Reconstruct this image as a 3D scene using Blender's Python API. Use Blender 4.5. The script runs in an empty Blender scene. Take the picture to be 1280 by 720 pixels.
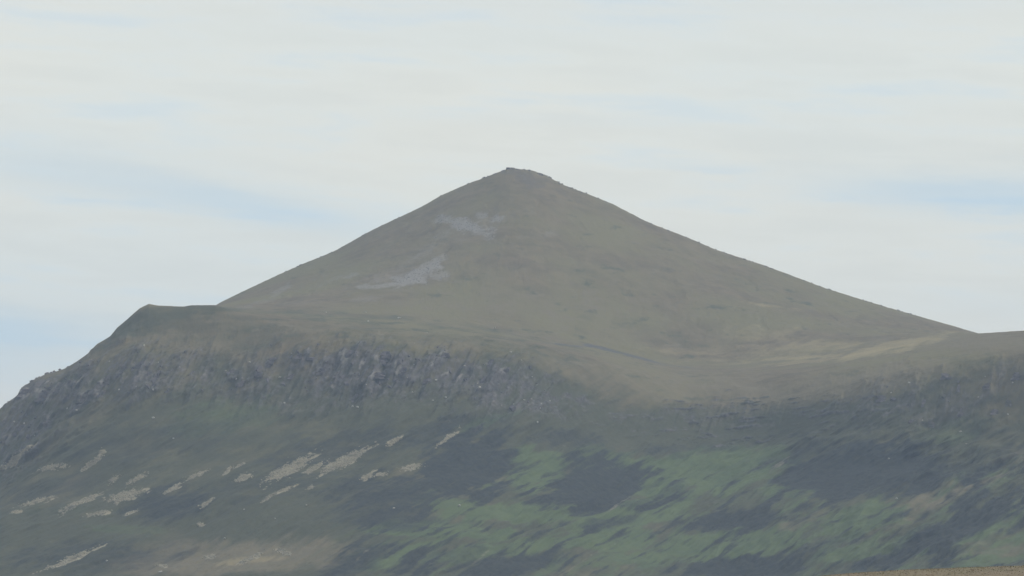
import bpy, math, random
import numpy as np

# ------------------------------------------------------------------ camera, sky, sun, exposure
sc = bpy.context.scene
COL = sc.collection
K = 0.275 / 1280.0                 # ray slope per photo pixel (131 mm lens on a 36 mm sensor)
CAMZ = 2.0
PITCH = math.atan(490 * K)         # the horizon lies 490 px under the middle of the photo
CP, SP = math.cos(PITCH), math.sin(PITCH)

cam_d = bpy.data.cameras.new('camera')
cam_d.sensor_width = 36.0
cam_d.lens = 18.0 / (640 * K)
cam_d.clip_start = 0.5
cam_d.clip_end = 60000.0
cam = bpy.data.objects.new('camera', cam_d)
COL.objects.link(cam)
cam.location = (0, 0, CAMZ)
cam.rotation_euler = (math.pi / 2 + PITCH, 0, 0)
sc.camera = cam

SUN_AZ, SUN_EL = math.radians(103), math.radians(38)     # clockwise from +Y (view direction)
world = bpy.data.worlds.new('World')
sc.world = world
world.use_nodes = True
wn, wl = world.node_tree.nodes, world.node_tree.links
wn.clear()


def N(nodes, t, **kw):
    n = nodes.new(t)
    for k, v in kw.items():
        setattr(n, k, v)
    return n


def mathn(nodes, links, op, a, b=None, c=None, clamp=False):
    n = nodes.new('ShaderNodeMath')
    n.operation = op
    n.use_clamp = clamp
    for i, v in enumerate((a, b, c)):
        if v is None:
            continue
        if isinstance(v, (int, float)):
            n.inputs[i].default_value = v
        else:
            links.new(v, n.inputs[i])
    return n.outputs[0]


def mixc(nodes, links, fac, a, b, blend='MIX'):
    n = nodes.new('ShaderNodeMix')
    n.data_type = 'RGBA'
    n.blend_type = blend
    for sock, v in ((n.inputs[0], fac), (n.inputs[6], a), (n.inputs[7], b)):
        if isinstance(v, (int, float)):
            sock.default_value = v
        elif isinstance(v, tuple):
            sock.default_value = (v[0], v[1], v[2], 1)
        else:
            links.new(v, sock)
    return n.outputs[2]


def maprange(nodes, links, v, a, b, c=0.0, d=1.0):
    n = nodes.new('ShaderNodeMapRange')
    n.interpolation_type = 'SMOOTHSTEP'
    links.new(v, n.inputs[0])
    for i, x in enumerate((a, b, c, d)):
        n.inputs[i + 1].default_value = x
    return n.outputs[0]


def build_sky():
    out = N(wn, 'ShaderNodeOutputWorld')
    bg = N(wn, 'ShaderNodeBackground')
    bg.inputs[1].default_value = 0.1
    sky = N(wn, 'ShaderNodeTexSky', sky_type='NISHITA', sun_disc=False)
    sky.sun_elevation = SUN_EL
    sky.sun_rotation = SUN_AZ
    sky.air_density = 1.0
    sky.dust_density = 2.0
    tc = N(wn, 'ShaderNodeTexCoord')
    sep = N(wn, 'ShaderNodeSeparateXYZ')
    wl.new(tc.outputs['Generated'], sep.inputs[0])
    X, Y, Z = sep.outputs
    az = mathn(wn, wl, 'MULTIPLY', mathn(wn, wl, 'ARCTAN2', X, Y), 57.29578)       # degrees right of +Y
    el = mathn(wn, wl, 'MULTIPLY', mathn(wn, wl, 'ARCSINE', Z), 57.29578)          # degrees up

    def layer(sa, se, scale, detail, rough, off, tilt=0.0):
        cmb = N(wn, 'ShaderNodeCombineXYZ')
        wl.new(mathn(wn, wl, 'MULTIPLY', az, sa), cmb.inputs[0])
        t = mathn(wn, wl, 'MULTIPLY_ADD', az, tilt, el)
        wl.new(mathn(wn, wl, 'MULTIPLY', t, se), cmb.inputs[1])
        cmb.inputs[2].default_value = off
        n = N(wn, 'ShaderNodeTexNoise')
        n.inputs['Scale'].default_value = scale
        n.inputs['Detail'].default_value = detail
        n.inputs['Roughness'].default_value = rough
        wl.new(cmb.outputs[0], n.inputs['Vector'])
        return n.outputs[0]

    warp = layer(0.22, 0.9, 1.0, 4, 0.55, 1.3)
    streak = layer(0.30, 2.2, 1.0, 6, 0.6, 5.1, 0.05)
    broad = layer(0.10, 0.45, 1.0, 3, 0.5, 9.7)
    # breaks of thin blue between the stratus sheets: long low lenses (az, el, half width, half height)
    # (azimuth, elevation, half width, half height, strength, fall to the right)
    gaps = [(-3.6, 7.15, 1.8, 0.28, 0.6, 0.15), (-6.2, 7.55, 2.4, 0.26, 0.35, 0.10), (6.4, 7.4, 2.0, 0.26, 0.58, 0.05), (8.3, 7.35, 2.0, 0.36, 0.42, 0.05),
            (-8.2, 5.3, 2.1, 0.34, 0.95, 0.06), (-8.5, 4.7, 1.5, 0.3, 0.4, 0.0), (3.2, 7.85, 0.9, 0.08, 0.30, 0.03), (-3.5, 10.9, 2.8, 0.14, 0.2, 0.02), (-7.5, 8.0, 2.0, 0.35, 0.3, 0.1),
            (7.2, 5.7, 1.6, 0.25, 0.15, 0.1), (-12.5, 7.2, 2.5, 0.4, 0.6, 0.1), (12.8, 6.6, 2.5, 0.4, 0.6, 0.05), (0.5, 8.6, 3.0, 0.16, 0.12, 0.03), (7.0, 10.5, 2.6, 0.3, 0.12, 0.02)]
    tot = None
    elw = mathn(wn, wl, 'ADD', el, mathn(wn, wl, 'MULTIPLY_ADD', streak, 0.7, -0.35))
    azw = mathn(wn, wl, 'ADD', az, mathn(wn, wl, 'MULTIPLY_ADD', warp, 2.4, -1.2))
    for (ga, ge, wa, we, st, tl) in gaps:
        ea = mathn(wn, wl, 'MULTIPLY_ADD', az, tl, elw)
        u = mathn(wn, wl, 'DIVIDE', mathn(wn, wl, 'SUBTRACT', azw, ga), wa)
        v = mathn(wn, wl, 'DIVIDE', mathn(wn, wl, 'SUBTRACT', ea, ge + tl * ga), we)
        r2 = mathn(wn, wl, 'ADD', mathn(wn, wl, 'MULTIPLY', u, u), mathn(wn, wl, 'MULTIPLY', v, v))
        g = mathn(wn, wl, 'MULTIPLY', mathn(wn, wl, 'EXPONENT', mathn(wn, wl, 'MULTIPLY', r2, -1.0)), st)
        tot = g if tot is None else mathn(wn, wl, 'ADD', tot, g)
    rnd = maprange(wn, wl, streak, 0.48, 0.72, 0.0, 0.42)
    tot = mathn(wn, wl, 'ADD', tot, rnd, clamp=True)
    # cloud sheet: cool grey towards the top, a warmer white band below
    band = maprange(wn, wl, mathn(wn, wl, 'ADD', el, mathn(wn, wl, 'MULTIPLY_ADD', streak, 3.0, -1.5)), 9.2, 12.2)
    cloud = mixc(wn, wl, band, (8.75, 9.0, 8.25), (7.8, 8.15, 7.95))
    soft = maprange(wn, wl, broad, 0.3, 0.7, 0.0, 1.0)
    cloud = mixc(wn, wl, mathn(wn, wl, 'MULTIPLY', soft, 0.7), cloud, (9.45, 9.2, 7.95))
    fine = maprange(wn, wl, streak, 0.3, 0.7, 0.955, 1.03)
    mul = N(wn, 'ShaderNodeVectorMath', operation='SCALE')
    wl.new(cloud, mul.inputs[0])
    wl.new(fine, mul.inputs[3])
    # gap colour: the clear sky seen through thin veil
    veil = mixc(wn, wl, 0.78, sky.outputs[0], (7.2, 9.0, 10.0))
    colr = mixc(wn, wl, mathn(wn, wl, 'MULTIPLY', tot, 0.9), mul.outputs[0], veil)
    colr = mixc(wn, wl, 0.04, colr, sky.outputs[0])
    wl.new(colr, bg.inputs[0])
    wl.new(bg.outputs[0], out.inputs[0])


build_sky()

sun_d = bpy.data.lights.new('sun', 'SUN')
sun_d.energy = 2.0
sun_d.angle = math.radians(6)
sun_d.color = (1.0, 0.95, 0.87)
sun = bpy.data.objects.new('sun', sun_d)
COL.objects.link(sun)
sun.rotation_euler = (math.pi / 2 - SUN_EL, 0, math.pi - SUN_AZ)
sc.view_settings.view_transform = 'Standard'
sc.view_settings.look = 'None'
sc.view_settings.exposure = 0.0
sc.view_settings.gamma = 1.0
sc.cycles.volume_bounces = 2
sc.cycles.max_bounces = 5
sc.cycles.use_denoising = True

rng = np.random.default_rng(7)
random.seed(7)

# ------------------------------------------------------------------ helpers
_P = {}


def perlin(x, y, seed=0):
    if seed not in _P:
        r = np.random.default_rng(1000 + seed)
        p = r.permutation(256)
        a = r.random(256) * 2 * np.pi
        _P[seed] = (np.concatenate([p, p]).astype(np.int32), np.cos(a), np.sin(a))
    p, gx, gy = _P[seed]
    xi = np.floor(x).astype(np.int64)
    yi = np.floor(y).astype(np.int64)
    fx, fy = x - xi, y - yi
    u = fx * fx * fx * (fx * (fx * 6 - 15) + 10)
    v = fy * fy * fy * (fy * (fy * 6 - 15) + 10)

    def g(ix, iy, dx, dy):
        h = p[p[ix & 255] + (iy & 255)]
        return gx[h] * dx + gy[h] * dy
    a = g(xi, yi, fx, fy)
    b = g(xi + 1, yi, fx - 1, fy)
    c = g(xi, yi + 1, fx, fy - 1)
    d = g(xi + 1, yi + 1, fx - 1, fy - 1)
    return (a + u * (b - a) + v * ((c + u * (d - c)) - (a + u * (b - a)))) * 1.5


def fbm(x, y, oct=4, seed=0, rough=0.5):
    s, a, t = 0.0, 1.0, 0.0
    for i in range(oct):
        s = s + a * perlin(x * 2 ** i + 17.3 * i, y * 2 ** i - 9.1 * i, seed + i)
        t += a
        a *= rough
    return s / t


def ridged(x, y, oct=4, seed=0, rough=0.55):
    s, a, t = 0.0, 1.0, 0.0
    for i in range(oct):
        s = s + a * (1 - np.abs(perlin(x * 2 ** i + 7.7 * i, y * 2 ** i + 3.1 * i, seed + i)) * 2)
        t += a
        a *= rough
    return s / t


def sstep(a, b, x):
    t = np.clip((x - a) / (b - a), 0, 1)
    return t * t * (3 - 2 * t)


def ray(px, py):
    """photo pixel -> (x/y, z/y) slopes of the sight line in the world"""
    cx = (np.asarray(px, float) - 640) * K
    cy = (360 - np.asarray(py, float)) * K
    dy = CP - cy * SP
    return cx / dy, (SP + cy * CP) / dy


def pix(a, e):
    """inverse of ray()"""
    cy = (e * CP - SP) / (CP + e * SP)
    dy = CP - cy * SP
    return 640 + a * dy / K, 360 - cy / K


def link_mesh(name, verts, faces, mat, parent=None, smooth=False, sizes=None):
    me = bpy.data.meshes.new(name)
    verts = np.ascontiguousarray(verts, dtype=np.float32)
    faces = np.ascontiguousarray(faces, dtype=np.int32)
    n = faces.shape[1]
    me.vertices.add(len(verts))
    me.vertices.foreach_set('co', verts.ravel())
    me.loops.add(faces.size)
    me.loops.foreach_set('vertex_index', faces.ravel())
    me.polygons.add(len(faces))
    me.polygons.foreach_set('loop_start', np.arange(0, faces.size, n, dtype=np.int32))
    me.polygons.foreach_set('use_smooth', np.full(len(faces), smooth))
    me.update(calc_edges=True)
    me.materials.append(mat)
    o = bpy.data.objects.new(name, me)
    COL.objects.link(o)
    if parent:
        o.parent = parent
    return o


def tag(o, label=None, cat=None, group=None, kind=None):
    if label: o['label'] = label
    if cat: o['category'] = cat
    if group: o['group'] = group
    if kind: o['kind'] = kind
    return o


def attr4(me, name, arr):
    at = me.attributes.new(name, 'FLOAT_COLOR', 'POINT')
    at.data.foreach_set('color', np.ascontiguousarray(arr, dtype=np.float32).ravel())


# ------------------------------------------------------------------ materials
def new_mat(name, rough=0.95):
    m = bpy.data.materials.new(name)
    m.use_nodes = True
    nt = m.node_tree
    b = nt.nodes['Principled BSDF']
    b.inputs['Roughness'].default_value = rough
    b.inputs['Specular IOR Level'].default_value = 0.15
    return m, nt.nodes, nt.links, b


def noise_node(nodes, links, scale, detail=5, rough=0.6, vec=None, sx=(1, 1, 1), rot=(0, 0, 0)):
    geo = nodes.new('ShaderNodeNewGeometry')
    mp = nodes.new('ShaderNodeMapping')
    mp.inputs['Scale'].default_value = sx
    mp.inputs['Rotation'].default_value = rot
    links.new(geo.outputs['Position'], mp.inputs[0])
    n = nodes.new('ShaderNodeTexNoise')
    n.inputs['Scale'].default_value = scale
    n.inputs['Detail'].default_value = detail
    n.inputs['Roughness'].default_value = rough
    links.new(mp.outputs[0], n.inputs['Vector'])
    return n.outputs[0]


def hill_material():
    m, nd, lk, b = new_mat('hillside')
    ca = nd.new('ShaderNodeAttribute'); ca.attribute_name = 'cover_a'
    cb = nd.new('ShaderNodeAttribute'); cb.attribute_name = 'cover_b'
    sa = nd.new('ShaderNodeSeparateColor'); lk.new(ca.outputs['Color'], sa.inputs[0])
    sb = nd.new('ShaderNodeSeparateColor'); lk.new(cb.outputs['Color'], sb.inputs[0])
    grass, heather_shade, rock, tan = sa.outputs[0], sa.outputs[1], sa.outputs[2], ca.outputs['Alpha']
    scree, pale, ochre, stone = sb.outputs[0], sb.outputs[1], sb.outputs[2], cb.outputs['Alpha']  # scree also carries the painted crag highlights
    n1 = noise_node(nd, lk, 0.035, 6, 0.62)
    n2 = noise_node(nd, lk, 0.16, 5, 0.65)
    n3 = noise_node(nd, lk, 0.006, 4, 0.55)
    # stretched along the slope's grain: from lower left up to the right
    n4 = noise_node(nd, lk, 0.05, 5, 0.6, sx=(0.35, 1.0, 1.3), rot=(0, math.radians(32), 0))

    def edge(mask, n, w=0.35):
        t = mathn(nd, lk, 'MULTIPLY_ADD', mathn(nd, lk, 'SUBTRACT', n, 0.5), 2 * w, mask)
        return mathn(nd, lk, 'MULTIPLY', maprange(nd, lk, t, 0.18, 0.85), maprange(nd, lk, mask, 0.0, 0.25))
    # plain hill: dull brown moor grass
    base = mixc(nd, lk, maprange(nd, lk, n1, 0.3, 0.7), (0.105, 0.085, 0.052), (0.162, 0.131, 0.082))
    base = mixc(nd, lk, maprange(nd, lk, n3, 0.35, 0.65), base, (0.148, 0.132, 0.070))
    base = mixc(nd, lk, maprange(nd, lk, n2, 0.55, 0.75, 0, 0.6), base, (0.085, 0.080, 0.055))
    c = mixc(nd, lk, edge(stone, n4), base, mixc(nd, lk, n2, (0.042, 0.050, 0.028), (0.082, 0.080, 0.048)))
    c = mixc(nd, lk, edge(tan, n1), c, mixc(nd, lk, n2, (0.125, 0.107, 0.07), (0.175, 0.15, 0.098)))
    c = mixc(nd, lk, edge(grass, n4), c, mixc(nd, lk, maprange(nd, lk, n1, 0.3, 0.7), (0.066, 0.092, 0.042), (0.090, 0.118, 0.050)))
    hc = mixc(nd, lk, maprange(nd, lk, n2, 0.35, 0.65), (0.016, 0.019, 0.020), (0.034, 0.038, 0.032))
    c = mixc(nd, lk, edge(heather_shade, n4), c, hc)
    c = mixc(nd, lk, edge(ochre, n1), c, mixc(nd, lk, n2, (0.24, 0.20, 0.115), (0.29, 0.24, 0.135)))
    rc = mixc(nd, lk, maprange(nd, lk, n2, 0.3, 0.7), (0.048, 0.046, 0.046), (0.125, 0.116, 0.116))
    rc = mixc(nd, lk, maprange(nd, lk, n1, 0.5, 0.7), rc, (0.055, 0.062, 0.042))
    c = mixc(nd, lk, edge(rock, n2, 0.45), c, rc)
    c = mixc(nd, lk, edge(scree, n2, 0.3), c, mixc(nd, lk, n2, (0.18, 0.168, 0.155), (0.245, 0.23, 0.215)))  # grey scree tone, also used for the highlights painted on the crags
    c = mixc(nd, lk, edge(pale, n2, 0.3), c, mixc(nd, lk, n2, (0.20, 0.18, 0.13), (0.33, 0.295, 0.22)))
    lk.new(c, b.inputs['Base Color'])
    bump = nd.new('ShaderNodeBump')
    bump.inputs['Strength'].default_value = 0.6
    bump.inputs['Distance'].default_value = 1.2
    lk.new(noise_node(nd, lk, 0.35, 6, 0.7), bump.inputs['Height'])
    lk.new(bump.outputs[0], b.inputs['Normal'])
    return m


def stone_material(name, c1, c2, c3, scale=0.35):
    m, nd, lk, b = new_mat(name, 0.9)
    n1 = noise_node(nd, lk, scale, 5, 0.7)
    n2 = noise_node(nd, lk, scale * 0.25, 3, 0.5)
    c = mixc(nd, lk, maprange(nd, lk, n1, 0.3, 0.7), c1, c2)
    c = mixc(nd, lk, maprange(nd, lk, n2, 0.55, 0.75), c, c3)
    lk.new(c, b.inputs['Base Color'])
    bump = nd.new('ShaderNodeBump')
    bump.inputs['Strength'].default_value = 0.5
    bump.inputs['Distance'].default_value = 0.3
    lk.new(n1, bump.inputs['Height'])
    lk.new(bump.outputs[0], b.inputs['Normal'])
    return m


M_HILL = hill_material()
M_PALE = stone_material('pale_stone', (0.18, 0.165, 0.12), (0.32, 0.29, 0.22), (0.13, 0.125, 0.09))
M_GREY = stone_material('grey_stone', (0.16, 0.15, 0.14), (0.235, 0.222, 0.205), (0.14, 0.14, 0.135))
M_CRAG = stone_material('crag_rock', (0.06, 0.055, 0.062), (0.135, 0.12, 0.13), (0.08, 0.08, 0.065), 0.2)
M_OUT_LIT = stone_material('outcrop_rock_lit', (0.09, 0.082, 0.09), (0.20, 0.18, 0.19), (0.09, 0.09, 0.075), 0.15)  # lighter than the crag rock: highlights painted into the outcrop colour
M_BOULDER = stone_material('lichen_white_boulder', (0.34, 0.33, 0.31), (0.50, 0.48, 0.45), (0.22, 0.21, 0.19))

# ------------------------------------------------------------------ the hill: control curves (photo px, py) at a true distance Y
CREST = [(-420, 760), (-200, 655), (-100, 585), (-40, 538), (0, 513), (13, 504.5), (25, 494.5), (28, 487), (37, 479), (54, 470), (81, 461), (101, 449), (114, 439),
         (124, 429), (138, 420.5), (146, 410), (158, 400), (168, 391), (175, 385), (186, 379.8), (198, 382), (229, 383.3), (240, 381.5), (269, 381.5)]
CONE = [(-420, 900), (-200, 760), (0, 590), (100, 505), (200, 428), (250, 396), (270, 381), (300, 366), (334, 350), (376, 331), (418, 314), (465, 287.5), (526, 259),
        (552, 244), (586, 229), (600, 224.3), (611, 220), (618, 217.3), (629, 214), (631.5, 211.4), (643, 210.8), (645, 212), (665.5, 213.5), (673, 217),
        (684, 220), (690, 224), (707.5, 232.7), (728, 240), (765, 254.5), (808, 277), (862, 298), (896, 312.7), (953, 331), (990, 344.6),
        (1031, 360), (1085, 377), (1136, 392), (1186, 406), (1228, 418.5), (1280, 437), (1400, 490), (1700, 640)]
FOOT = [(-420, 900), (0, 620), (120, 530), (200, 440), (255, 396), (272, 384), (330, 387), (400, 389), (500, 396), (600, 409), (680, 422), (730, 431), (790, 443),
        (850, 452), (900, 453), (960, 450), (1030, 443), (1100, 434), (1180, 423), (1228, 416.8), (1280, 413.4), (1400, 404), (1700, 420)]
BROW = CREST + [(300, 392), (400, 406), (500, 412), (600, 421), (680, 434), (760, 452), (860, 474), (940, 474), (1020, 466), (1100, 453), (1180, 441), (1228, 434), (1280, 428), (1400, 424), (1700, 440)]
CTOP = [(-420, 800), (-100, 612), (0, 524), (60, 478), (120, 447), (165, 432), (230, 432), (300, 430), (400, 428), (500, 430), (600, 436), (680, 448), (760, 476), (860, 503), (950, 503),
        (1040, 482), (1100, 468), (1180, 452), (1228, 446), (1280, 440), (1400, 436), (1700, 460)]
CFOOT = [(-420, 830), (-100, 670), (0, 590), (60, 545), (120, 512), (180, 492), (240, 498), (300, 506), (400, 505), (500, 505), (600, 510), (680, 522), (760, 545), (860, 562), (960, 562),
         (1040, 550), (1120, 545), (1200, 556), (1280, 558), (1400, 560), (1700, 580)]
MID = [(-420, 860), (0, 655), (300, 620), (640, 620), (900, 640), (1100, 640), (1280, 640), (1700, 660)]
LOW = [(-420, 880), (0, 735), (400, 732), (640, 735), (900, 740), (1280, 745), (1700, 760)]

U = np.concatenate([np.linspace(-420, -30, 60, endpoint=False), np.linspace(-30, 1310, 1420), np.linspace(1310, 1700, 61)[1:]])
nU = len(U)
A0 = ray(U, np.full(nU, 450.0))[0]              # columns are straight lines on the ground


def curve(pts, smooth=0):
    p = np.array(sorted(pts))
    a, e = ray(p[:, 0], p[:, 1])
    ev = np.interp(A0, a, e)
    if smooth:
        k = np.exp(-np.linspace(-2, 2, 2 * smooth + 1) ** 2)
        k /= k.sum()
        ev = np.convolve(np.pad(ev, smooth, mode='edge'), k, 'valid')
    return ev


left = np.clip((330 - U) / 330, 0, 3)
corrie = np.exp(-((U - 880) / 190) ** 2)
spur = sstep(1050, 1500, U)
dY = 110 * left ** 1.6 + 150 * corrie - 90 * spur - 40 * np.exp(-((U - 480) / 150) ** 2)
eC = curve(CREST + [(300, 392), (1700, 440)])
stations = []      # (Y, slope e)


def z2e(z, Y):
    return (z - CAMZ) / Y


def st(Y, e): stations.append((Y + 0 * U, e + 0 * U))


cone_e = curve(CONE, 1)
foot_e = curve(FOOT, 6)
brow_e = curve(BROW, 0)
m = U < 272
brow_s = curve(BROW, 14)
bw = sstep(272, 330, U)
brow_e = brow_e * (1 - bw) + brow_s * bw
st(2600 + 0 * U, z2e(14 + 5 * np.sin(U / 130), 2600))
st(3000 + 0.5 * dY, z2e(34 + 6 * np.sin(U / 90 + 1), 3000 + 0.5 * dY))
st(3300 + dY, curve(LOW, 30))
st(3570 + dY, curve(MID, 30))
st(3790 + dY, curve(CFOOT, 16))
st(3860 + dY, curve(CTOP, 14))
st(3960 + dY, brow_e)
Yf = 4330 + dY * 0.8
st(Yf, foot_e)
rightback = sstep(1228, 1290, U)
cone_s = curve(CONE, 30)
e_mid = foot_e + (cone_s - foot_e) * 0.53
e_mid = np.where(cone_e > foot_e, e_mid, foot_e + (cone_e - foot_e) * 0.6)
st(4680 + 0 * U, e_mid)
st(4925 + 0 * U, np.where(cone_s > foot_e, foot_e + (curve(CONE, 22) - foot_e) * 0.93, cone_e + (foot_e - cone_e) * 0.07))
cone_m = np.where(cone_e > foot_e, curve(CONE, 16), cone_e)
st(5000 + 0 * U, cone_m)
st(5280 + 0 * U, np.maximum(z2e(10, 5280), cone_e - 0.030))
st(6400 + 0 * U, z2e(60, 6400))
st(7600 + 0 * U, z2e(8, 7600))
SY = np.array([s[0] for s in stations])
SE = np.array([s[1] for s in stations])
ROWS = [14, 26, 104, 116, 70, 30, 44, 70, 78, 16, 14, 8, 5]     # rows between stations
assert len(ROWS) == len(stations) - 1


def pchip_rows(SY, SE, rows):
    h = np.diff(SY, axis=0)
    d = np.diff(SE, axis=0) / h
    mm = np.zeros_like(SE)
    w1 = 2 * h[1:] + h[:-1]
    w2 = h[1:] + 2 * h[:-1]
    same = d[1:] * d[:-1] > 0
    with np.errstate(divide='ignore', invalid='ignore'):
        hm = (w1 + w2) / (w1 / d[:-1] + w2 / d[1:])
    mm[1:-1] = np.where(same, hm, 0)
    mm[0], mm[-1] = d[0], d[-1]
    ys, es, ks = [], [], []
    for k, n in enumerate(rows):
        last = k == len(rows) - 1
        for t in (np.linspace(0, 1, n + 1) if last else np.linspace(0, 1, n, endpoint=False)):
            h00, h10 = 2 * t**3 - 3 * t**2 + 1, t**3 - 2 * t**2 + t
            h01, h11 = -2 * t**3 + 3 * t**2, t**3 - t**2
            es.append(h00 * SE[k] + h10 * h[k] * mm[k] + h01 * SE[k + 1] + h11 * h[k] * mm[k + 1])
            ys.append(SY[k] + t * h[k])
            ks.append(k + t)
    return np.array(ys), np.array(es), np.array(ks)


GY, GE, GK = pchip_rows(SY, SE, ROWS)
nR = GY.shape[0]
GK = np.repeat(GK[:, None], nU, 1)
GX = A0[None, :] * GY
GZ = CAMZ + GE * GY
PX, PY = pix(A0[None, :] + 0 * GY, GE)

# --- where each kind of ground lies on the hill, plus painted crag highlights and rib shading (patches with noisy, grain-aligned edges)
ang = math.radians(30)
ca_, sa_ = math.cos(ang), math.sin(ang)
HS, HT = GX * ca_ + GZ * sa_, -GX * sa_ + GZ * ca_        # along / across the grain of the slope, metres
grain = fbm(HS / 70, HT / 13, 5, 11, 0.6)
grain2 = fbm(HS / 26, HT / 6, 4, 21, 0.6)
fine_g = fbm(HS / 11, HT / 3.2, 3, 27, 0.6)
steep = fbm((GX - 0.45 * GZ) / 7, (GZ - 0.3 * GX) / 26, 3, 29, 0.6)
blob_n = fbm(GX / 45, GZ / 24, 4, 31, 0.55)
big_n = fbm(GX / 160, GZ / 80, 3, 41)


def patches(lst, warp=1.0, soft=0.30, n=None):
    out = np.zeros_like(GX)
    if n is None:
        n = 0.9 * grain + 0.5 * blob_n + 0.45 * grain2 + 0.15 * fine_g
    for (x, y, rx, ry, a, s) in lst:
        r = math.radians(a)
        dx, dy = PX - x, -(PY - y)
        uu = (dx * math.cos(r) + dy * math.sin(r)) / rx
        vv = (-dx * math.sin(r) + dy * math.cos(r)) / ry
        d = 1 - np.sqrt(uu * uu + vv * vv) + n * 0.75 * warp
        out = np.maximum(out, s * sstep(-soft, soft, d))
    return out


front = GK < 7.0
slope_mask = sstep(0.2, 1.2, GK) * (1 - sstep(7.6, 7.9, GK))
grass = patches([(658, 583, 48, 24, -8, 1), (602, 530, 34, 7, 14, .7), (640, 522, 20, 6, 10, .6), (770, 590, 55, 26, -10, .85), (900, 588, 95, 26, 6, .95), (820, 610, 40, 18, 0, .7),
                 (660, 645, 110, 12, 0, .75), (540, 668, 95, 10, -3, .9), (780, 645, 80, 20, 10, .85), (910, 684, 80, 17, 2, .95), (760, 675, 60, 15, 5, .75),
                 (1070, 655, 60, 20, 15, .6), (620, 692, 120, 8, 5, .5), (280, 520, 80, 24, 5, .45), (160, 664, 60, 7, -2, .45), (1190, 540, 60, 16, 10, .4), (1180, 685, 70, 8, 18, .5),
                 (1245, 705, 60, 8, 12, .5), (1080, 690, 60, 10, 12, .45), (820, 700, 110, 10, 3, .4), (1240, 590, 60, 8, 22, .35), (60, 640, 60, 6, 0, .3), (1000, 610, 50, 14, 15, .5),
                 (500, 700, 60, 7, 15, .5), (570, 637, 50, 8, 0, .5)])
grass *= slope_mask * (GK < 6)
heather_shade = patches([(588, 580, 62, 42, 10, 1), (745, 605, 56, 36, 20, 1), (1075, 592, 100, 34, 6, 1), (1010, 600, 50, 20, 15, .8), (920, 655, 60, 14, 5, .85), (925, 712, 75, 12, 0, 1),
                   (1200, 660, 90, 20, 26, .9), (640, 710, 70, 13, 10, .8), (215, 630, 60, 24, 8, .7), (330, 610, 120, 26, 8, .45), (480, 620, 80, 34, 5, .65), (120, 700, 120, 22, 5, .55),
                   (420, 560, 120, 26, 8, .55), (480, 650, 80, 20, 0, .55), (1180, 600, 80, 18, 12, .6), (1260, 570, 60, 20, 5, .5), (600, 530, 70, 14, 10, .5), (530, 545, 60, 20, 20, .6),
                   (200, 550, 110, 28, 10, .45), (60, 615, 80, 16, 15, .45), (700, 550, 60, 12, 0, .6), (860, 565, 80, 8, 3, .45), (760, 655, 40, 10, 10, .6), (1120, 700, 50, 10, 10, .6),
                   (1000, 570, 50, 12, 20, .5), (560, 700, 50, 14, 10, .5), (450, 705, 60, 16, 25, .6), (1020, 690, 50, 12, 20, .5), (820, 625, 50, 10, 15, .5), (700, 625, 60, 10, 5, .5)], 1.15, 0.5)
heather_shade *= slope_mask * (GK < 6)
lower = sstep(540, 620, PY) * sstep(430, 620, PX + 0.8 * (PY - 560)) * slope_mask * (GK < 5)
heather_shade = np.clip(heather_shade + 0.75 * lower * sstep(-0.08, 0.35, fbm(HS / 60, HT / 9, 5, 301, 0.65)), 0, 1)
grass = np.clip(grass + 0.22 * lower + 0.5 * lower * sstep(-0.05, 0.4, fbm(HS / 50, HT / 8, 5, 311, 0.65)), 0, 1)
# crag band: between crag foot and the brow, broken up
crag_env = patches([(70, 500, 100, 40, 30, 1), (170, 470, 60, 34, 30, .9), (330, 470, 80, 40, 10, .7), (450, 470, 120, 42, 0, .95), (590, 478, 90, 38, 0, .85), (660, 480, 50, 30, 0, .6),
                    (900, 520, 120, 22, 3, .35), (1160, 500, 130, 40, 8, .6), (1260, 480, 70, 34, 0, .6), (10, 560, 50, 36, 45, .9), (640, 505, 80, 26, 0, .7), (420, 500, 200, 20, 0, .6), (250, 470, 70, 40, 10, .65)], 0.9, 0.6)
crag_env *= sstep(2.6, 3.6, GK) * (1 - sstep(6.0, 6.6, GK))
rockn = 0.7 * fbm((GX - 0.45 * GZ) / 24, GZ / 42, 5, 51, 0.65) + 0.3 * steep
cap_ = patches([(664, 226, 26, 10, -15, .8), (640, 215, 16, 4, 0, .7), (700, 238, 20, 4, -28, .5)], 1.0, 0.5)
crag = crag_env * (0.45 + 0.55 * sstep(-0.3, 0.3, rockn))
ledge = patches([(930, 526, 130, 34, 3, 1.2), (1060, 515, 60, 18, 10, .8), (780, 520, 60, 16, 0, .5)], 0.8, 0.5) * sstep(0.08, 0.40, fbm(GX / 34, (GZ - 0.06 * GX) / 4.2, 4, 321, 0.6)) * sstep(2, 2.6, GK) * (GK < 6)
ledge = np.maximum(ledge, patches([(712, 431.5, 22, 1.6, -4, .9), (752, 436, 26, 1.8, -14, 1), (800, 448, 36, 1.7, -15, .8), (845, 458, 30, 1.4, -6, .5), (690, 429, 20, 1.2, 0, .5)], 0.8, 0.5, 0.5 * blob_n + 0.4 * fine_g))
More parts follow.
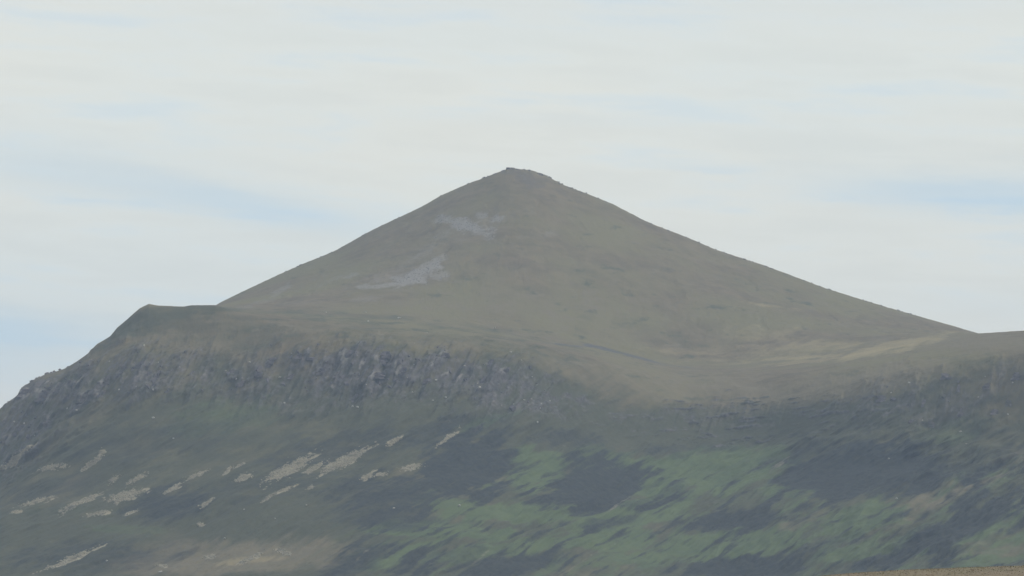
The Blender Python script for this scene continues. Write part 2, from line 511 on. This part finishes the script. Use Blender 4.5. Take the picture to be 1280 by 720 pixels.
tan = patches([(850, 492, 200, 30, -3, .55), (700, 505, 90, 34, 20, .3), (1080, 480, 110, 20, 12, .7), (290, 698, 150, 26, 2, .7), (1200, 612, 110, 9, 30, .55), (1130, 640, 60, 6, 30, .55), (1250, 590, 50, 10, 30, .6), (1240, 695, 60, 8, 20, .4), (1090, 668, 60, 5, 28, .4), (90, 540, 80, 14, 35, .35), (480, 420, 250, 14, -4, .5),
               (760, 470, 120, 24, -8, .6), (230, 430, 70, 16, 0, .5), (1000, 660, 70, 8, 25, .4), (1230, 430, 80, 12, 0, .6), (560, 300, 60, 14, 20, .4), (660, 380, 160, 18, 0, .35), (400, 700, 60, 16, 0, .4)], 0.9, 0.5)
tan *= (GK > 1)
tan = np.clip(tan + 0.7 * (GK > 5.2) * sstep(0.0, 0.45, fbm(GX / 40, GZ / 9, 5, 331, 0.68)), 0, 1)
ochre = patches([(1020, 434, 85, 10, 4, .5), (1090, 441, 60, 6, 8, .6), (1010, 446, 70, 3, 3, .55), (1100, 438, 60, 2, 10, .8), (960, 420, 60, 16, 0, .4), (1130, 430, 60, 7, 10, .6), (900, 450, 60, 7, 0, .4), (305, 700, 50, 5, 5, .5), (860, 440, 60, 8, 0, .35), (1010, 452, 60, 3, 6, .5), (1150, 424, 50, 3, 12, .5), (520, 402, 120, 5, -2, .25), (960, 382, 40, 3, -8, .5), (300, 372, 40, 3, 20, .2)], 1.3, 0.6)
SN2 = 0.6 * grain2 + 0.8 * fine_g + 0.35 * blob_n
OUT = [(14, 500, 16, 12), (30, 496, 18, 12), (52, 492, 16, 14), (72, 486, 14, 12), (105, 507, 16, 9), (90, 520, 10, 9), (130, 482, 9, 14), (126, 497, 8, 10), (180, 478, 10, 18),
       (192, 476, 8, 18), (172, 462, 12, 12), (150, 470, 9, 14), (10, 550, 12, 12), (28, 535, 12, 8), (60, 530, 12, 7), (335, 452, 12, 12), (322, 470, 10, 7), (372, 449, 9, 7), (362, 470, 8, 7),
       (400, 465, 9, 9), (432, 448, 13, 16), (421, 470, 9, 9), (411, 482, 7, 10), (476, 452, 16, 18), (470, 474, 20, 8), (441, 500, 6, 10), (555, 448, 12, 7), (610, 458, 7, 10), (598, 480, 6, 16),
       (630, 470, 8, 10), (530, 480, 12, 9), (500, 470, 10, 12), (1152, 504, 9, 10), (1195, 484, 5, 10), (1198, 515, 7, 10),
       (1161, 530, 9, 7), (1136, 532, 8, 5), (1230, 485, 10, 7), (1258, 500, 10, 9), (1100, 500, 12, 8), (1240, 515, 10, 7), (1180, 470, 14, 8), (1268, 470, 12, 10), (300, 480, 10, 8), (288, 465, 10, 8), (210, 490, 8, 6), (240, 466, 8, 6)]
greycone = patches([(580, 281, 34, 8, -14, 1), (622, 273, 10, 6, 10, .8), (603, 271, 8, 6, 0, .7), (555, 273, 13, 5, 10, .7), (575, 300, 22, 4, 10, .4), (600, 290, 20, 6, -20, .7), (555, 292, 16, 5, 20, .5), (490, 345, 40, 9, 15, .5), (415, 350, 22, 3, 20, .5), (440, 344, 14, 3, 22, .6), (525, 318, 26, 6, 30, .5), (548, 345, 18, 6, 10, .7), (380, 378, 40, 3, 5, .4), (340, 374, 20, 3, 25, .4), (537, 335, 20, 10, 35, .95), (510, 350, 32, 8, 12, 1), (470, 358, 30, 4, 2, .8),
                    (456, 374, 24, 4, 0, .5), (685, 292, 16, 5, 0, .5), (352, 362, 22, 4, 30, .6), (325, 378, 16, 3, 10, .5), (305, 384, 14, 3, 5, .5), (548, 322, 10, 6, 40, .5), (750, 300, 14, 4, 0, .3)], 1.8, 0.65, 0.9 * fbm(GX / 16, GZ / 9, 5, 351, 0.68) + 0.5 * grain2 + 0.4 * fine_g) * 0.8
greycone *= (GK >= 6.6)
lit = crag * sstep(0.12, 0.42, fbm((GX - 0.55 * GZ) / 9, GZ / 15, 4, 371, 0.6)) * 0.8  # painted highlights: lighter blotches on the crag rock
lit = np.maximum(lit, crag * patches([(x_, y_, w_ * .55, h_ * .5, 55, .75) for (x_, y_, w_, h_) in OUT if x_ < 1300], 1.6, 0.5, SN2))  # more painted highlights, at the outcrops
stone = patches([(350, 520, 330, 40, 5, .6), (150, 590, 200, 50, 15, .6), (330, 560, 260, 60, 8, .65), (700, 660, 700, 70, 3, .6), (1150, 560, 200, 50, 5, .6), (400, 391, 170, 4, -3, .12),
                 (760, 350, 120, 16, -20, .25), (1000, 370, 120, 10, -15, .3), (770, 438, 60, 2.5, -14, .5), (730, 405, 26, 12, 60, .3), (775, 400, 14, 12, 0, .35), (690, 370, 60, 10, -10, .2), (900, 385, 60, 6, -10, .25), (600, 345, 60, 8, 0, .2), (820, 340, 60, 9, -20, .25), (640, 232, 30, 10, 0, .25), (830, 420, 60, 14, -20, .35), (190, 400, 60, 14, 20, .5), (250, 388, 70, 3, 0, .2)], 0.9, 0.5)

stone = np.maximum(stone, (1 - sstep(3.6, 6.0, GK + 0.9 * blob_n)) * (0.85 + 0.5 * big_n + 0.45 * grain) * (1 - 0.55 * tan) * (1 - 0.45 * patches([(870, 505, 170, 30, 0, 1), (1060, 480, 90, 18, 8, .8)], 0.9, 0.9)))
stone = np.clip(stone, 0, 1)
stone = np.clip(stone + 0.62 * (GK > 5.0) * sstep(0.05, 0.55, fbm(GX / 38, GZ / 14, 5, 341, 0.7)), 0, 1)
midfan = patches([(700, 498, 90, 30, -10, .9), (840, 528, 150, 26, 0, .8), (760, 540, 120, 18, 0, .7), (980, 528, 110, 24, 4, .7)], 1.3, 1.2)
stone = np.clip(stone + 0.75 * midfan * (1 - sstep(4.6, 6.2, GK + 0.9 * blob_n)), 0, 1)
brow_m = sstep(4.8, 5.4, GK) * (1 - sstep(6.9, 7.3, GK)) * (U < 1000)[None, :] * sstep(1000, 600, PX)
stone = np.clip(stone + brow_m * (0.38 + 0.5 * blob_n), 0, 1)
tan = np.clip(tan * (1 - 0.6 * midfan) * (1 - 0.35 * brow_m), 0, 1)
crag_tint = 0.5 * midfan * sstep(-0.1, 0.4, fbm(GX / 30, GZ / 12, 4, 391, 0.65)) * (GK < 5)
ribn = ridged(HS / 150, HT / 24, 4, 91)
rib_shading = lower * (0.5 + 0.5 * sstep(900, 1150, PX))  # where rib light and shade are painted into the ground cover
heather_shade = np.clip(heather_shade + 0.5 * rib_shading * sstep(0.25, -0.1, ribn), 0, 1)  # painted shade: troughs darkened with the heather tone
grass = np.clip(grass + 0.3 * rib_shading * sstep(0.45, 0.8, ribn), 0, 1)  # painted light on the rib crests, in the grass tone
tan = np.clip(tan + 0.55 * rib_shading * sstep(0.5, 0.85, ribn) * sstep(-0.1, 0.3, fbm(HS / 90, HT / 30, 3, 381)), 0, 1)  # painted light: tan lines along the rib crests
# pale gravelly patches on the lower left: (px, py, half length, half height, tilt)
SCREE = [
    (21, 579, 24, 3.2, 33, 'long thin pale scree streak at the far left edge of the hillside'),
    (66, 588, 17, 3.0, 12, 'broken row of small pale scree spots below the left crags'),
    (116, 580, 14, 2.6, 30, 'slim pale scree streak above the upper left slope patches'),
    (129, 566, 5, 2.5, 20, 'tiny faint scree spot, highest on the lower left slope'),
    (143, 600, 8, 3.0, 40, 'small leaning scree patch just left of the pointed one'),
    (172, 599, 14, 3.2, 32, 'pointed pale scree patch above the roundest bright patch'),
    (158, 622, 20, 6.2, 16, 'bright stubby scree patch with a dark notch, left of centre'),
    (101, 632, 28, 4.6, 30, 'long bright scree streak slanting beside the stubby patch'),
    (46, 631, 17, 5.0, 14, 'ragged pale scree patch near the left edge, low on the slope'),
    (22, 648, 7, 2.0, 12, 'small faint scree dash at the lower left edge'),
    (124, 644, 13, 2.4, 14, 'thin flat scree dash under the long slanting streak'),
    (165, 643, 9, 2.0, 22, 'short thin scree dash under the stubby bright patch'),
    (216, 611, 13, 2.6, 33, 'lower half of the narrow slanting scree pair at mid left'),
    (246, 593, 14, 3.2, 24, 'upper blunt patch of the narrow slanting scree pair at mid left'),
    (301, 582, 9, 2.2, 28, 'small scree dash above left of the biggest scree patch'),
    (285, 588, 8, 2.0, 50, 'thin faint scree thread left of the biggest patch'),
    (305, 597, 11, 3.4, 16, 'small wedge of pale scree close left of the biggest patch'),
    (360, 587, 32, 7.5, 33, 'biggest and brightest scree patch in the middle of the left slope'),
    (392, 585, 13, 3.4, 34, 'slanting scree strip on the right side of the biggest patch'),
    (260, 631, 10, 3.0, 38, 'lone slanting scree patch below the narrow pair'),
    (252, 654, 4, 1.8, 0, 'tiny scree dot under the lone slanting patch'),
    (337, 628, 13, 2.4, 32, 'left half of the thin broken scree line under the biggest patch'),
    (357, 616, 11, 2.2, 20, 'right half of the thin broken scree line under the biggest patch'),
    (388, 613, 5, 2.0, 30, 'tiny scree speck at the right end of the broken line'),
    (433, 575, 32, 6.0, 27, 'broad broken scree patch at the right end of the row'),
    (493, 554, 9, 3.0, 30, 'small scree patch up and right of the broad broken one'),
    (460, 596, 10, 2.8, 30, 'small slanting scree piece under the broad broken patch'),
    (479, 594, 8, 2.2, 0, 'flat scree piece right of the small slanting one'),
    (515, 586, 13, 3.4, 10, 'loose sprinkle of pale stones at the right end of the scree'),
    (560, 549, 17, 2.6, 42, 'thin pale stone run below the small green strip'),
    (90, 704, 38, 2.6, 24, 'faint long scree streak at the bottom left'),
    (203, 707, 6, 2.2, 5, 'small bright scree dash near the bottom edge'),
    (264, 694, 8, 2.6, 10, 'small tan scree patch above the bottom edge'),
    (315, 698, 14, 3.0, 24, 'yellowish scree streak near the bottom edge'),
    (358, 691, 10, 3.0, -15, 'pinkish faint scree patch near the bottom edge'),
]
SN = 0.6 * grain2 + 1.0 * fine_g + 0.35 * blob_n
pale = patches([(x, y, rx * .95, ry * .85, a, 1) for (x, y, rx, ry, a, _) in SCREE], 1.9, 0.34, SN)
pale += patches([(770, 632, 26, 2.0, 38, .5), (735, 700, 60, 1.6, 30, .3), (945, 560, 26, 2, 28, .3), (975, 584, 18, 2.5, 35, .5), (600, 700, 18, 2, 40, .4), (455, 697, 14, 2, 35, .4), (700, 560, 10, 2, 0, .3)], 0.4, 0.3)
pale = np.clip(pale, 0, 1) * (GK < 5) * (0.55 + 0.45 * sstep(-0.4, 0.1, fine_g))

# --- relief
dz = 7.0 * fbm(GX / 190, GY / 190, 3, 61) * sstep(0.4, 2, GK) * (1 - sstep(5.2, 6.0, GK))
dz -= 1.3 * sstep(7.2, 7.8, GK) * sstep(0.55, 0.9, ridged(GX / 75 + 0.2 * fbm(GX / 30, GY / 30, 3, 401), GY / 420, 3, 411)) * (1 - sstep(9.0, 9.8, GK))
dz += 2.6 * fbm(GX / 48, GY / 55, 4, 71) * (1 - 0.7 * sstep(5.6, 6.0, GK)) 
dz += 0.7 * fbm(GX / 11, GY / 11, 4, 81, 0.6)
rib = ridged(HS / 150, HT / 24, 4, 91)                     # ribs running with the grain
rib_w = sstep(-0.3, 0.4, big_n + 0.2) * (0.6 + 0.7 * sstep(900, 1150, PX) + 0.3 * sstep(480, 640, PX) + 0.35 * sstep(300, 0, PX)) * sstep(0.6, 2, GK) * (1 - sstep(3.8, 4.6, GK))
push = (17.0 * rib + 6.0 * ridged(HS / 60, HT / 9, 3, 95)) * rib_w
ragged = ridged((GX - 0.45 * GZ) / 38, GZ / 120, 4, 101, 0.55)     # buttresses and gullies of the crag
blocky = np.round(fbm(GX / 10, GZ / 7, 3, 111) * 5) / 5
push += 2.5 * ledge
push += crag * (24.0 * ragged + 4.0 * blocky + 1.6 * fbm(GX / 5, GZ / 4, 3, 121, 0.7))
push += (1 - crag) * sstep(3.2, 4.5, GK) * (1 - sstep(5.6, 6.4, GK)) * 3.0 * ridged(GX / 60, GZ / 40, 3, 131)
dz += ((cone_e - cone_m) * 5000)[None, :] * np.exp(-((GY - 5000) / 30) ** 2)
dz -= 2.2 * patches([(775, 436, 60, 3.0, -14, 1), (700, 428, 40, 2, -8, .7)], 0.4, 0.4)
sil = np.exp(-((GK - 6) / 0.25) ** 2) * (U < 275)[None, :] + np.exp(-((GK - 10) / 0.9) ** 2)      # keep skylines close to true
sil = np.clip(sil, 0, 1)
top = np.exp(-((PX - 655) / 38) ** 2 - ((GK - 10) / 0.9) ** 2)
dz = dz * (1 - 0.8 * sil) + (0.45 + 0.5 * sstep(9.0, 9.8, GK)) * fbm(GX / 6, GY / 9, 4, 361, 0.7) + 0.35 * top * 1.8 + top * 2.2 * fbm(GX / 6, GY / 6, 3, 141, 0.7)
push = push * (1 - 0.85 * sil)
VZ = GZ + dz + 0.25 * push
VY = GY - 0.85 * push
VX = GX
VERT = np.stack([VX, VY, VZ], -1)
edge0 = sstep(0, 0.5, GK)
VERT[..., 2] = VERT[..., 2] * edge0 + (GZ - 6) * (1 - edge0)
cover_a = np.stack([grass, heather_shade, np.clip(0.9 * crag + ledge + 0.6 * cap_ + crag_tint, 0, 1), tan], -1)
cover_b = np.stack([np.clip(greycone + lit, 0, 1), pale, ochre, stone], -1)  # first channel: cone scree together with painted crag highlights


def grid_part(name, r0, r1, label):
    V = VERT[r0:r1 + 1].reshape(-1, 3)
    nr = r1 - r0 + 1
    i = np.arange((nr - 1) * nU).reshape(nr - 1, nU)[:, :-1].ravel()
    F = np.stack([i, i + 1, i + nU + 1, i + nU], 1)
    o = link_mesh(name, V, F, M_HILL, smooth=True)
    attr4(o.data, 'cover_a', cover_a[r0:r1 + 1].reshape(-1, 4))
    attr4(o.data, 'cover_b', cover_b[r0:r1 + 1].reshape(-1, 4))
    return tag(o, label, None, None, 'structure')


seam = sum(ROWS[:7]) - 3
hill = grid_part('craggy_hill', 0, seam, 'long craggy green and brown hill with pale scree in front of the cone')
cone = grid_part('summit_hill', seam, nR - 1, 'smooth grey brown cone shaped summit rising behind the craggy hill')


# ------------------------------------------------------------------ finding a spot on the surface
NRM = np.cross(np.gradient(VERT, axis=1), np.gradient(VERT, axis=0))
NRM /= np.linalg.norm(NRM, axis=-1, keepdims=True) + 1e-9
vis_hi = np.where(U < 272, sum(ROWS[:6]), sum(ROWS[:10]))     # last visible row of each column


def spot(px, py):
    c = np.clip(np.searchsorted(U, px), 1, nU - 2)
    c = int(c)
    col = PY[40:vis_hi[c], c]
    r = int(np.argmin(np.abs(col - py))) + 40
    return r, c


# a jittered box template: 8 corners, 6 quads
BOX = np.array([(x, y, z) for z in (-1, 1) for y in (-1, 1) for x in (-1, 1)], float)
BF = np.array([(0, 2, 3, 1), (4, 5, 7, 6), (0, 1, 5, 4), (2, 6, 7, 3), (0, 4, 6, 2), (1, 3, 7, 5)])


def stones(P, nrm, size, flat=0.55, tilt=0.5, stretch=1.4, shear=(0, 0, 0)):
    n = len(P)
    v = BOX[None] * (1 + 0.30 * (rng.random((n, 8, 3)) - 0.5))
    v[:, 4:, :2] *= (0.45 + 0.4 * rng.random((n, 1, 2)))       # narrower top
    s = size[:, None] * np.stack([0.7 + (stretch - 0.7) * rng.random(n), 0.6 + 0.5 * rng.random(n), flat * (0.6 + 0.8 * rng.random(n))], 1) * 0.5
    v = v * s[:, None, :]
    th = rng.random(n) * 2 * np.pi
    up = nrm + tilt * (rng.random((n, 3)) - 0.5)
    up /= np.linalg.norm(up, axis=1, keepdims=True)
    t = np.stack([np.cos(th), np.sin(th), 0 * th], 1)
    t -= up * (t * up).sum(1, keepdims=True)
    t /= np.linalg.norm(t, axis=1, keepdims=True)
    b = np.cross(up, t)
    w = v[..., 0:1] * t[:, None] + v[..., 1:2] * b[:, None] + v[..., 2:3] * up[:, None] + P[:, None]
    f = BF[None] + 8 * np.arange(n)[:, None, None]
    return w.reshape(-1, 3), f.reshape(-1, 4)


def scatter(mask_fn, count, box, seed):
    """random spots on the visible slope where mask_fn(row, col) accepts"""
    r_ = np.random.default_rng(seed)
    pts, nn = [], []
    x = r_.uniform(box[0], box[2], count)
    y = r_.uniform(box[1], box[3], count)
    for a, b in zip(x, y):
        r, c = spot(a, b)
        if mask_fn(r, c, r_):
            fx, fy = r_.random(), r_.random()
            p = VERT[r, c] * (1 - fx) * (1 - fy) + VERT[r, c + 1] * fx * (1 - fy) + VERT[r + 1, c] * (1 - fx) * fy + VERT[r + 1, c + 1] * fx * fy
            pts.append(p)
            nn.append(NRM[r, c])
    return np.array(pts).reshape(-1, 3), np.array(nn).reshape(-1, 3)


# ------------------------------------------------------------------ pale scree patches
for i, (x, y, rx, ry, a, label) in enumerate(SCREE):
    R = math.radians(a)
    n_ = int(18 + rx * ry * 7)
    rr = np.random.default_rng(500 + i)
    q = rr.normal(0, 0.5, (n_, 2))
    qx = x + q[:, 0] * rx * math.cos(R) - q[:, 1] * ry * math.sin(R)
    qy = y - q[:, 0] * rx * math.sin(R) - q[:, 1] * ry * math.cos(R)
    P, Nn = [], []
    for px_, py_ in zip(qx, qy):
        r, c = spot(px_, py_)
        k = math.hypot(px_ - x, py_ - y) / rx
        if pale[r, c] > 0.25 or rr.random() < 0.30:
            P.append(VERT[r, c] + rr.normal(0, 0.35, 3) * (1, 1, 0))
            Nn.append(NRM[r, c])
    P, Nn = np.array(P), np.array(Nn)
    V, F = stones(P, Nn, rr.uniform(0.7, 2.1, len(P)))
    o = link_mesh('scree_patch', V, F, M_PALE)
    tag(o, label, 'scree patch', 'pale scree patches on the lower left slope', 'stuff')

# grey scree on the cone
def gc(r, c, r_): return 1.1 * greycone[r, c] > 0.35 + 0.6 * r_.random()
for (bx, n_, label) in [((535, 262, 640, 300), 1500, 'grey scree fan high on the left face of the cone'),
                        ((425, 312, 565, 382), 2000, 'blue grey scree sweep lower on the left face of the cone'),
                        ((295, 345, 385, 388), 900, 'thin grey scree streaks at the left foot of the cone'),
                        ((665, 284, 705, 302), 500, 'faint grey scree spot right of centre below the summit')]:
    P, Nn = scatter(gc, n_, bx, int(bx[0]))
    if len(P):
        V, F = stones(P, Nn, np.random.default_rng(3).uniform(0.7, 1.9, len(P)))
        tag(link_mesh('scree_field', V, F, M_GREY), label, 'scree', 'grey scree on the cone', 'stuff')

# ------------------------------------------------------------------ crags: loose blocks and ledges over the whole crag band
def ck(r, c, r_): return crag[r, c] > 0.35 + 0.4 * r_.random()
P, Nn = scatter(ck, 1500, (-20, 400, 1300, 610), 77)
szs = np.random.default_rng(4).gamma(2.0, 0.7, len(P)) + 0.6
V, F = stones(P, Nn * (1, 1, 1), szs, flat=0.9, tilt=0.5, stretch=1.9)
tag(link_mesh('crag_rubble', V, F, M_CRAG, parent=hill), 'dark purplish broken rock covering the crag band', None, None, 'stuff')


P, Nn = scatter(ck, 330, (-20, 400, 1300, 600), 78)
V, F = stones(P, Nn * (1, 1, 1), np.random.default_rng(6).uniform(0.8, 1.9, len(P)), flat=1.0, tilt=0.6, stretch=1.6)
tag(link_mesh('pale_blocks', V, F, M_BOULDER, parent=hill), 'light coloured rock faces and blocks flecking the crags', None, None, 'stuff')


def outcrop_mesh(seed, L, H, D, lean):
    """a stratified buttress: stacked uneven rock ledges, joined"""
    r_ = np.random.default_rng(seed)
    vs, fs = [], []
    n = r_.integers(5, 9)
    for k in range(n):
        f = k / n
        ll = L * (1 - 0.35 * f) * r_.uniform(0.6, 1.0)
        hh = H / n * r_.uniform(0.9, 1.5)
        cx = lean * H * f + r_.uniform(-0.12, 0.12) * L
        cz = H * f
        seg = r_.integers(2, 4)
        for s in range(seg):
            w = ll / seg
            v = BOX * (1 + 0.3 * (r_.random((8, 3)) - 0.5)) * (w * 0.56, D * r_.uniform(0.4, 0.7) * (1 - 0.4 * f), hh * 0.55)
            v = v + (cx + (s - (seg - 1) / 2) * w, r_.uniform(-0.15, 0.15) * D + 0.25 * D * f, cz)
            fs.append(BF + 8 * len(vs))
            vs.append(v)
    return np.concatenate(vs), np.concatenate(fs)


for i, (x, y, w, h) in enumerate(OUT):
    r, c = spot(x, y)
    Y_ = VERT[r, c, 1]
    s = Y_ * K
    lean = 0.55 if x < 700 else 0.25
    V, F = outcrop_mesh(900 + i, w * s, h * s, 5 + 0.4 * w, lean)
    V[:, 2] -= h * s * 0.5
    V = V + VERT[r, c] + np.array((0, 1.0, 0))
    link_mesh('outcrop', V, F, M_OUT_LIT, parent=hill)

# single pale boulders
BOULD = [(407, 391), (457, 391), (499, 397), (497, 398), (533, 419), (460, 402), (312, 453), (350, 471), (356, 504), (282, 463), (192, 522), (618, 410), (638, 443), (651, 455), (665, 474),
         (1135, 482), (1112, 493), (1264, 478), (1108, 577), (671, 536), (493, 642), (307, 642), (345, 652), (283, 673), (137, 702), (98, 520), (85, 515), (1221, 498), (1258, 517), (1198, 540),
         (597, 484), (599, 492), (541, 502), (557, 501), (441, 511), (447, 512), (384, 636), (203, 715), (574, 640), (1118, 627), (1205, 558), (545, 478), (515, 496), (1230, 470), (218, 548)]
ORD = ['first', 'second', 'third', 'fourth', 'fifth', 'sixth', 'seventh', 'eighth', 'ninth', 'tenth', 'eleventh', 'twelfth']
NUM = ['no', 'one', 'two', 'three', 'four', 'five', 'six', 'seven', 'eight', 'nine', 'ten', 'eleven', 'twelve']


def zone_of(x, y):
    if y < 425: return 'on the grassy brow'
    if y > 620: return 'low on the slope'
    if x > 1000: return 'by the right crags'
    if x < 230: return 'under the left end crags'
    if y > 498: return 'below the middle crags'
    return 'within the middle crags'


proto_meshes = []
for k in range(5):
    r_ = np.random.default_rng(50 + k)
    import itertools
    V = BOX * (1 + 0.25 * (r_.random((8, 3)) - 0.5))
    V[4:, :2] *= 0.6
    # one bevel-like subdivision: convex faceted boulder
    import bmesh
    bm = bmesh.new()
    for p in r_.normal(0, 1, (34, 3)):
        p = p / np.linalg.norm(p) * (0.85 + 0.2 * r_.random())
        bm.verts.new(p * (1.0, 0.8, 0.65))
    bmesh.ops.convex_hull(bm, input=bm.verts)
    me = bpy.data.meshes.new('boulder')
    bm.to_mesh(me); bm.free()
    me.materials.append(M_BOULDER)
    proto_meshes.append(me)
for i, (x, y) in enumerate(BOULD):
    r, c = spot(x, y)
    o = bpy.data.objects.new('boulder', proto_meshes[i % 5])
    COL.objects.link(o)
    s = random.uniform(0.9, 1.7)
    o.location = VERT[r, c] + np.array((0, -0.3, 0.3 * s))
    o.scale = (s * random.uniform(.9, 1.3), s, s * random.uniform(.8, 1.2))
    o.rotation_euler = (random.uniform(-.3, .3), random.uniform(-.3, .3), random.uniform(0, 6.28))
    zone = zone_of(x, y)
    mates = sorted([b for b in BOULD if zone_of(*b) == zone])
    L = ('%s from the left of the %s pale boulders %s' % (ORD[mates.index((x, y))], NUM[len(mates)], zone), 'pale boulders ' + zone)
    tag(o, L[0], 'boulder', L[1])

P, Nn = [], []
for k in range(150):
    px_ = float(rng.choice([rng.uniform(600, 720), rng.uniform(660, 1150), rng.uniform(330, 640)], p=[.45, .35, .2]))
    c = int(np.searchsorted(U, px_))
    r = sum(ROWS[:10]) - int(rng.integers(0, 5))
    P.append(VERT[r, c]); Nn.append((0, 0, 1.0))
V, F = stones(np.array(P), np.array(Nn), rng.uniform(1.0, 3.0, len(P)), flat=0.7)
tag(link_mesh('ridge_rocks', V, F, M_CRAG, parent=cone), 'loose rocks breaking the skyline of the cone', None, None, 'stuff')

# summit cairn: low heap of stones on the very top, left of the middle of the crown
r, c = spot(637, 211.5)
base = VERT[sum(ROWS[:10]), c]
pp, ss = [], []
for k in range(70):
    t = random.random()
    pp.append(base + np.array((random.uniform(-1, 1) * 5.5, random.uniform(-1.2, 1.2), random.uniform(-0.2, 1.3))))
    ss.append(random.uniform(0.7, 1.6))
V, F = stones(np.array(pp), np.tile((0, 0, 1.0), (len(pp), 1)), np.array(ss))
tag(link_mesh('summit_cairn', V, F, M_CRAG), 'low flat stone cairn on the very top of the cone', 'cairn')

# ------------------------------------------------------------------ ground sheet and near moor
def ground_material(name, c1, c2, c3, scale):
    m, nd, lk, b = new_mat(name)
    n1 = noise_node(nd, lk, scale, 6, 0.65)
    n2 = noise_node(nd, lk, scale * 0.1, 4, 0.55)
    c = mixc(nd, lk, maprange(nd, lk, n1, 0.3, 0.7), c1, c2)
    c = mixc(nd, lk, maprange(nd, lk, n2, 0.45, 0.7), c, c3)
    lk.new(c, b.inputs['Base Color'])
    return m


M_MOOR = ground_material('moor_ground', (0.165, 0.135, 0.095), (0.21, 0.165, 0.12), (0.16, 0.148, 0.08), 0.06)


def near_z(x, y):
    """gentle moor; a low swell rises to the right about 900 m out"""
    z = 0.0 + 2.2 * fbm(x / 260, y / 260, 3, 201) * sstep(60, 260, np.hypot(x, y))
    rise = np.exp(-((y - 905) / 160) ** 2)
    # crest height follows the line seen in the photo: 720 px at x=1010 up to 706.5 px at x=1280
    pxx = 640 + x / 905 / K
    e = np.interp(pxx, [200, 700, 1000, 1060, 1120, 1200, 1280, 1600], [762, 740, 723, 717.5, 713.8, 710.6, 708, 701])
    zc = CAMZ + 905 * ray(640.0, e)[1]
    return z * (1 - rise) + zc * rise


gx = np.concatenate([[-9000, -6000, -3500, -2000, -1200, -800], np.linspace(-520, 620, 380), [800, 1200, 2000, 3500, 6000, 9000]])
gy = np.concatenate([[-3000, -1500, -700, -300, -120, -40], np.linspace(0, 600, 40, endpoint=False), np.linspace(600, 960, 240), np.linspace(980, 2400, 60), [2700, 3200, 4500, 6500, 9500, 12000]])
XX, YY = np.meshgrid(gx, gy)
ZZ = near_z(XX, YY)
ZZ = ZZ + 0.10 * fbm(XX / 3, YY / 6, 3, 211) * sstep(300, 600, YY) 
ZZ = np.where(YY > 2500, np.minimum(ZZ, 2), ZZ)
w_ = sstep(2100, 2700, YY)
ZZ = ZZ * (1 - w_) + 1.5 * w_
nx = len(gx)
i = np.arange((len(gy) - 1) * nx).reshape(len(gy) - 1, nx)[:, :-1].ravel()
moor = link_mesh('moor', np.stack([XX, YY, ZZ], -1).reshape(-1, 3), np.stack([i, i + 1, i + nx + 1, i + nx], 1), M_MOOR, smooth=True)
tag(moor, 'ochre rough grass moor in the near bottom right corner', None, None, 'structure')

# tufts of rough grass on the swell (geometry, one mass)
def tuft_mat():
    m, nd, lk, b = new_mat('dry_grass')
    n1 = noise_node(nd, lk, 0.12, 4, 0.6)
    c = mixc(nd, lk, maprange(nd, lk, n1, 0.35, 0.65), (0.18, 0.165, 0.09), (0.25, 0.19, 0.135))
    lk.new(c, b.inputs['Base Color'])
    return m


n = 26000
tx = rng.uniform(20, 150, n); ty = rng.uniform(800, 925, n)
tz = near_z(tx, ty)
hgt = rng.uniform(0.05, 0.2, n)
th = rng.random(n) * np.pi
lx, ly = rng.normal(0, 0.15, n), rng.normal(0, 0.15, n)
wv = rng.uniform(0.15, 0.35, n)
V = np.stack([np.stack([tx - wv * np.cos(th), ty - wv * np.sin(th), tz - 0.1], 1),
              np.stack([tx + wv * np.cos(th), ty + wv * np.sin(th), tz - 0.1], 1),
              np.stack([tx + lx, ty + ly, tz + hgt], 1)], 1).reshape(-1, 3)
F = np.arange(3 * n).reshape(-1, 3)
tag(link_mesh('moor_grass', V, F, tuft_mat()), 'dry tawny grass on the near swell at bottom right', 'grass', None, 'stuff')

# ------------------------------------------------------------------ the air
hz_m = bpy.data.materials.new('haze')
hz_m.use_nodes = True
hn, hl = hz_m.node_tree.nodes, hz_m.node_tree.links
hn.clear()
ho = hn.new('ShaderNodeOutputMaterial')
pv = hn.new('ShaderNodeVolumePrincipled')
pv.inputs['Color'].default_value = (0.56, 0.72, 1.0, 1)
pv.inputs['Density'].default_value = 6.5e-5
pv.inputs['Anisotropy'].default_value = 0.0
hl.new(pv.outputs[0], ho.inputs['Volume'])
x0, x1, y0, y1, z0, z1 = -9400, 9400, -3400, 12400, -30, 900
V = [(x, y, z) for z in (z0, z1) for y in (y0, y1) for x in (x0, x1)]
hz = link_mesh('haze', np.array(V), BF, hz_m)
tag(hz, 'pale haze filling the air in front of the hills', None, None, 'stuff')
